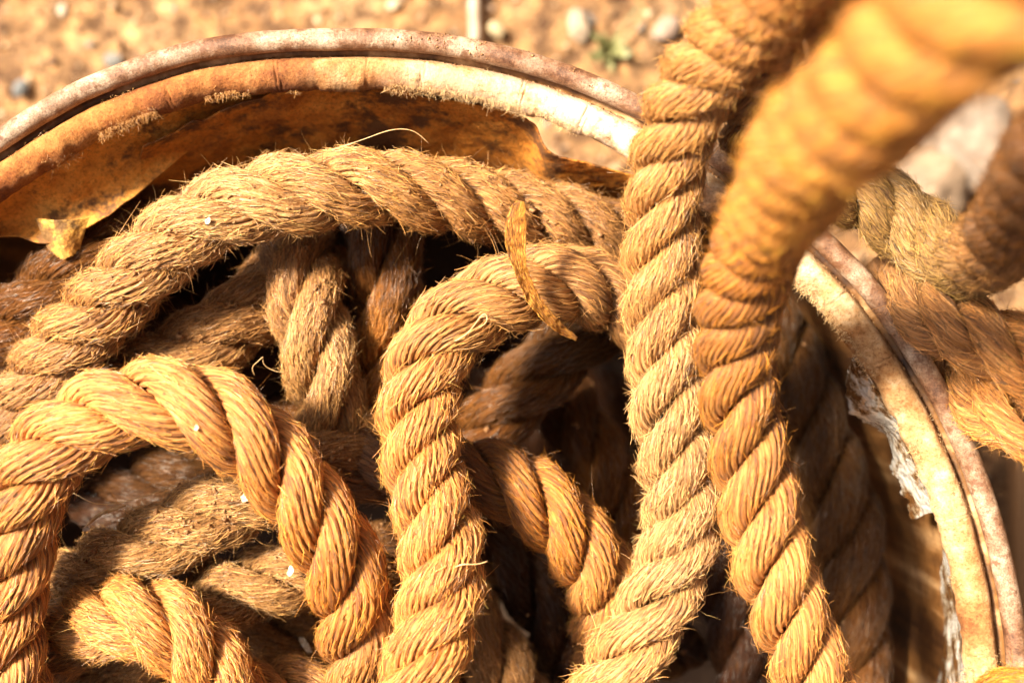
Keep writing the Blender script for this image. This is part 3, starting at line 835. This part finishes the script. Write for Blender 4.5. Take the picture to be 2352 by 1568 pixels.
# M
make_rope('grimy rope second from the bottom left, ending under the golden hump',
    [(900, 1270, -.06), (780, 1300, -.044), (660, 1325, -.034), (540, 1362, -.034), (420, 1420, -.040), (300, 1500, -.055), (200, 1590, -.07)],
    R=0.0180, lay=.084, phase=.8, mat=M_dirty, tints=[(0, 'brown'), (.2, 'tan'), (.35, 'dusty'), (1, 'dusty')], yarn=0.14, fuzz=0.9, spikes=3.0, grains=26000)
make_rope('crumbly earth covered rope below the grimy one near the bottom edge',
    [(960, 1640, -.10), (860, 1540, -.086), (760, 1480, -.078), (640, 1470, -.078), (520, 1500, -.085), (420, 1560, -.10)],
    R=0.0185, lay=.088, phase=1.7, mat=M_dirty, tints=[(0, 'brown'), (.4, 'tan'), (1, 'tan')], yarn=0.08, fuzz=0.9, spikes=3.0, grains=26000)
# N
make_rope('light golden rope curling over in the bottom left corner',
    [(60, 1540, -.045), (130, 1475, -.028), (220, 1425, -.010), (320, 1410, .002), (410, 1445, .006), (480, 1520, .006), (530, 1610, .0), (560, 1720, -.02)],
    R=0.0185, lay=.074, phase=4.2, mat=M_clean, tints=[(0, 'tan'), (.3, 'straw'), (.5, 'gold'), (1, 'gold')], yarn=0.18, fuzz=1.6, spikes=1.0, grains=1500)
# O
make_rope('rope peeking up at the bottom edge right of the golden curl',
    [(520, 1640, -.05), (600, 1590, -.034), (690, 1600, -.028), (770, 1640, -.034), (830, 1720, -.05)],
    R=0.0180, lay=.074, phase=5.0, mat=M_mid, tints=[(0, 'tan'), (1, 'gold')], yarn=0.18, fuzz=1.6, spikes=1.0, grains=3000)
# P
make_rope('grey brown rope low at the bottom edge right of the middle rope',
    [(1010, 1330, -.10), (1080, 1420, -.088), (1140, 1510, -.080), (1190, 1620, -.080), (1220, 1720, -.085)],
    R=0.0180, lay=0.090, phase=1.0, mat=M_dirty, tints=[(0, 'brown'), (.5, 'tan')], yarn=0.08, fuzz=1.2, spikes=2.0, grains=12000, detail=.8)
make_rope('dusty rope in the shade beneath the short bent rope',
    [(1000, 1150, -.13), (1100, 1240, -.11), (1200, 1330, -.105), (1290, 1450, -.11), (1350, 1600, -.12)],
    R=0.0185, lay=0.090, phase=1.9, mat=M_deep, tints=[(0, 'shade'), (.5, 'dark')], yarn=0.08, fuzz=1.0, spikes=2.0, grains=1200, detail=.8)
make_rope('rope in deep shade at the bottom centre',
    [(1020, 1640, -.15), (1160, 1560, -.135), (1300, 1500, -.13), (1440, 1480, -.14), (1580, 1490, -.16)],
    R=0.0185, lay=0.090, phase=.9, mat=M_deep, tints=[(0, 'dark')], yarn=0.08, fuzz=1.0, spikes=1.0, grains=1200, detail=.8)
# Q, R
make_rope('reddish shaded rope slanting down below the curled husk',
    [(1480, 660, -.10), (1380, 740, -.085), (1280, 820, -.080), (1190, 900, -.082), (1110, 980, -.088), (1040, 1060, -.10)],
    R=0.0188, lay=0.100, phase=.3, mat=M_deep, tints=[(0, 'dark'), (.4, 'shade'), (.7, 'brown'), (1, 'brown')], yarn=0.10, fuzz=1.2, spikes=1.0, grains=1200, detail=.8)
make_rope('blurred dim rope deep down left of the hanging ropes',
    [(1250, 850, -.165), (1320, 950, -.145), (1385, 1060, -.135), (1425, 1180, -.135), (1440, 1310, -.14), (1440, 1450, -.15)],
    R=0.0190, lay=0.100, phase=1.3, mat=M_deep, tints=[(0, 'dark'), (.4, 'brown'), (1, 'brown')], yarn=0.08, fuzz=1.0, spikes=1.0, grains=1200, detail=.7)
# S
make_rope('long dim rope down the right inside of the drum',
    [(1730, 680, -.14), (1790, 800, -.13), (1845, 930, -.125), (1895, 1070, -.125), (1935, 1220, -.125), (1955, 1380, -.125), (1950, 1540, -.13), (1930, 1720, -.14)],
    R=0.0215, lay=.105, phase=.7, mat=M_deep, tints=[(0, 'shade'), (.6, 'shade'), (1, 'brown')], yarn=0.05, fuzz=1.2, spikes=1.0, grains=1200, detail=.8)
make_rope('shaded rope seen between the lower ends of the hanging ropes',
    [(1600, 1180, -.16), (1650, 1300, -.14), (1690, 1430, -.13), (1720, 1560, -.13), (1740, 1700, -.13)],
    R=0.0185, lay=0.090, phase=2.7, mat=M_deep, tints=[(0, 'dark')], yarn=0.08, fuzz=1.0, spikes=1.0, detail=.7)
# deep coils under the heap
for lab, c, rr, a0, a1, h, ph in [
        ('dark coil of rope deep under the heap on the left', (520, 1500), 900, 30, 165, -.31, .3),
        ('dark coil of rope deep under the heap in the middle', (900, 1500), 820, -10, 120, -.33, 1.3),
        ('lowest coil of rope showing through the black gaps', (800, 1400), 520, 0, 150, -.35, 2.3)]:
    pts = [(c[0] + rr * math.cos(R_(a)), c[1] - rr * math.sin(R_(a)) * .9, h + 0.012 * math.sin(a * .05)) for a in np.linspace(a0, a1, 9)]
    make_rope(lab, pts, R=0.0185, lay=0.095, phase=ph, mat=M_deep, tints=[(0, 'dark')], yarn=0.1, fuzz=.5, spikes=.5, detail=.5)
# outside the drum
G2 = 'coils of rope lying outside the drum'
make_rope('olive brown rope outside the rim that rises blurred towards the right edge',
    [(2060, -140, .16), (1930, -10, .125), (1825, 100, .09), (1755, 190, .062), (1735, 280, .036), (1800, 365, .022), (1890, 410, .014), (1960, 440, .008), (2040, 485, .002), (2125, 550, .008), (2205, 590, .03), (2285, 560, .075), (2345, 480, .12), (2420, 370, .17), (2520, 250, .21)],
    R=0.0172, lay=.066, phase=1.1, mat=M_mid, tints=[(0, 'gold'), (.12, 'gold'), (.22, 'tan'), (.3, 'brown'), (.45, 'olive'), (.6, 'olive'), (.68, 'tan'), (.75, 'brown'), (1, 'brown')], yarn=.14, fuzz=0.9, spikes=2.5, group=G2)
make_rope('fuzzy tan rope outside the drum, just under the olive coil',
    [(2035, 640, -.05), (2080, 690, -.01), (2150, 730, .018), (2240, 770, .03), (2350, 820, .04), (2480, 880, .045), (2640, 930, .02), (2860, 980, -.06), (3150, 1080, -.2), (3500, 1300, -.33), (3700, 1700, -.39)],
    R=0.0168, lay=.068, phase=2.1, mat=M_mid, tints=[(0, 'brown'), (.06, 'tan'), (.12, 'gold'), (1, 'gold')], yarn=.12, fuzz=0.6, spikes=2.5, group=G2)
make_rope('bushy rope bend outside the drum at the right edge, below the tan one',
    [(2200, 840, -.05), (2245, 890, -.01), (2310, 945, .02), (2400, 990, .032), (2540, 1060, .02), (2700, 1180, -.05), (2900, 1400, -.18), (3100, 1700, -.32), (3150, 2100, -.39)],
    R=0.0168, lay=.066, phase=3.3, mat=M_mid, tints=[(0, 'dark'), (.04, 'tan'), (.08, 'gold'), (1, 'gold')], yarn=.12, fuzz=0.7, spikes=2.5, group=G2)
make_rope('orange rope just showing in the bottom right corner',
    [(2220, 1680, .02), (2300, 1650, .035), (2400, 1640, .045), (2500, 1650, .05)],
    R=0.0180, lay=0.09, phase=.3, mat=M_clean, tints=[(0, 'amber')], yarn=0.08, fuzz=1.6, spikes=2.0, group=G2)
for i in range(3):
    h = -0.10 - 0.075 * i
    pts = [(x + 10 * i, y, h + dz) for x, y, dz in ((1990, 360, .0), (2110, 480, .01), (2220, 620, .012), (2300, 780, .01), (2360, 940, .0), (2400, 1100, -.01))]
    pass

# ------------------------------------------------------------------ litter on the ropes
m, nt, b = new_mat('amber_husk'); g = NG(nt)
pos = g.n('ShaderNodeNewGeometry').outputs['Position']
fc = g.attr('fibre_coords')
g.l(g.ramp(g.noise(fc, 6, 5, 0.7, 0.6), [(0.40, (0.08, 0.022, 0.003)), (0.49, (0.34, 0.11, 0.010)), (0.56, (0.60, 0.27, 0.03)), (0.66, (0.80, 0.52, 0.14))]), b.inputs['Base Color'])
b.inputs['Roughness'].default_value = 0.4
b.inputs['Subsurface Weight'].default_value = 0.0
g.l(g.bump(g.noise(fc, 14, 5, 0.7), 0.0012, 0.9), b.inputs['Normal'])
hp = [(1196, 462, .040, 8), (1186, 500, .038, 20), (1184, 560, .034, 21), (1196, 620, .030, 14), (1222, 680, .024, 15), (1256, 725, .018, 13), (1292, 758, .010, 10), (1325, 778, .004, 4)]
Q, s = catmull(np.array([[*W(p[0], p[1], p[2]), p[3] * KP] for p in hp]), 0.0006)
C, wd = Q[:, :3], Q[:, 3]
T = nrm(np.gradient(C, axis=0)); side = nrm(np.cross(T, [0.15, 0.0, 1.0])); up = np.cross(side, T)
q = np.linspace(-1, 1, 25)
rag = 1 + 0.25 * fbm(np.column_stack([s * 400, s * 0, s * 0]), 3, 4)
P = C[:, None] + side[:, None] * (wd * rag)[:, None, None] * np.sin(q * 0.75)[None, :, None] * 1.4 + up[:, None] * (wd[:, None] * (1 - np.cos(q * 0.75)[None]) * 0.9)[..., None]
P = P + up[:, None] * (0.0009 * fbm(P * 300, 6, 3))[..., None]
n = len(C)
fcx = np.stack(np.broadcast_arrays(q[None] * 1.6, (s * 45)[:, None], 0 * P[..., 0]), -1)
i0 = (np.arange(n - 1) * 25)[:, None]; j = np.arange(24)[None]
F = np.stack([i0 + j, i0 + j + 1, i0 + 26 + j, i0 + 25 + j], -1).reshape(-1, 4)
o = make_mesh('dry_husk', P.reshape(-1, 3), F, m, None, True, {'fibre_coords': ('FLOAT_VECTOR', fcx.reshape(-1, 3))})
md = o.modifiers.new('thick', 'SOLIDIFY'); md.thickness = 0.0004
tag(o, 'curled amber dry leaf husk lying across the middle arch', 'dry leaf')

def flake(label, px, py, h, pxs, seed, mat, cat='flake', asp=0.6, ang=0.0, group='pale paper flakes on the ropes', name='paper_flake'):
    n = 22
    a = np.linspace(0, 2 * math.pi, n * 2, endpoint=False)
    rr = 1 + 0.40 * fbm(np.column_stack([np.cos(a) * 1.7, np.sin(a) * 1.7, a * 0 + seed]), seed, 4)
    ring = np.linspace(0.0, 1, 7)
    P = np.stack([np.cos(a)[None] * rr[None] * ring[:, None], np.sin(a)[None] * rr[None] * ring[:, None] * asp, 0 * ring[:, None] * a[None]], -1) * pxs * KP
    P[..., 2] = 0.0012 * fbm(P * 350 + seed * 5, seed, 3) + 0.0006 * (ring ** 2)[:, None]
    c, s_ = math.cos(ang), math.sin(ang)
    P[..., :2] = P[..., :2] @ np.array([[c, s_], [-s_, c]])
    P = P + W(px, py, h)
    M = n * 2
    i0 = (np.arange(6) * M)[:, None]; j = np.arange(M)[None]; j2 = (j + 1) % M
    F = np.stack([i0 + j, i0 + M + j, i0 + M + j2, i0 + j2], -1).reshape(-1, 4)
    o = make_mesh(name, P.reshape(-1, 3), F, mat)
    md = o.modifiers.new('thick', 'SOLIDIFY'); md.thickness = 0.0004
    return tag(o, label, cat, group)
M_flake = simple_mat('white_paper_flake', (0.45, 0.34, 0.20), (0.80, 0.74, 0.62), 700, 0.8)
flake('white flake on the earthy rope under the golden hump', 568, 1140, .0005, 15, 3, M_flake, ang=.4)
flake('white flake at the left end of the dry straw', 198, 1214, -.002, 9, 5, M_flake, ang=.2)
flake('upright narrow white flake on the grimy rope', 668, 1310, -.014, 13, 8, M_flake, ang=1.3, asp=.5)
flake('tiny white flake on the pale frayed arc', 478, 508, .0235, 7, 9, M_flake, ang=1.2)
flake('tiny white flake on the golden hump', 452, 982, .0555, 5, 12, M_flake, ang=1.2)
flake('small white flake between the golden hump and the middle rope', 876, 1462, .010, 8, 14, M_flake, ang=1.0)
flake('pale splinter below the grimy rope near the bottom edge', 702, 1480, -.056, 26, 17, M_flake, asp=.28, ang=-1.0, cat='splinter', name='splinter')

M_straw = simple_mat('straw', (0.45, 0.26, 0.09), (0.75, 0.54, 0.28), 300, 0.5)
def strawpiece(label, pts, r, name='straw', cat='straw', group='bits of straw on the ropes'):
    return tag(tube([W(*p) for p in pts], r, M_straw, name, sides=7, noise=0.0001, flat=0.6), label, cat, group)
strawpiece('bent dry straw beside the golden hump, pointing to a white flake', [(195, 1212, -.012), (225, 1182, -.010), (262, 1168, -.010), (290, 1160, -.012)], [.0005, .0009, .0009, .0003])
strawpiece('thin straw sticking out at the far left edge', [(52, 790, -.034), (78, 782, -.034), (108, 773, -.036)], [.0003, .0004, .0003])
strawpiece('loose twig curled in the gap above the golden hump', [(585, 862, -.02), (575, 842, -.018), (592, 832, -.016), (610, 812, -.016), (600, 835, -.018), (640, 855, -.02), (680, 852, -.024)], .00022, 'twig', 'twig')
strawpiece('thin wiry fibre above the pale arc', [(760, 345, .020), (830, 322, .024), (900, 298, .026), (950, 300, .026), (985, 330, .022)], .00016, 'loose_thread', 'thread')
strawpiece('curly thread on the front of the middle arch', [(1040, 785, .026), (1070, 770, .028), (1098, 735, .026), (1115, 712, .026), (1122, 742, .026), (1100, 752, .026)], .00022, 'loose_thread', 'thread')
strawpiece('orange thread hooked on the right side of the middle rope', [(1040, 1305, .036), (1062, 1292, .038), (1090, 1298, .036), (1120, 1288, .034)], .0003, 'loose_thread', 'thread')
strawpiece('long thin thread across the black gap below the golden hump', [(165, 1130, -.02), (230, 1158, -.018), (330, 1140, -.018), (420, 1105, -.02)], .00016, 'loose_thread', 'thread')
strawpiece('bunch of dry straw caught between the hanging ropes', [(1740, 270, .03), (1712, 290, .025), (1690, 318, .02), (1684, 350, .018), (1700, 352, .018)], .0005)
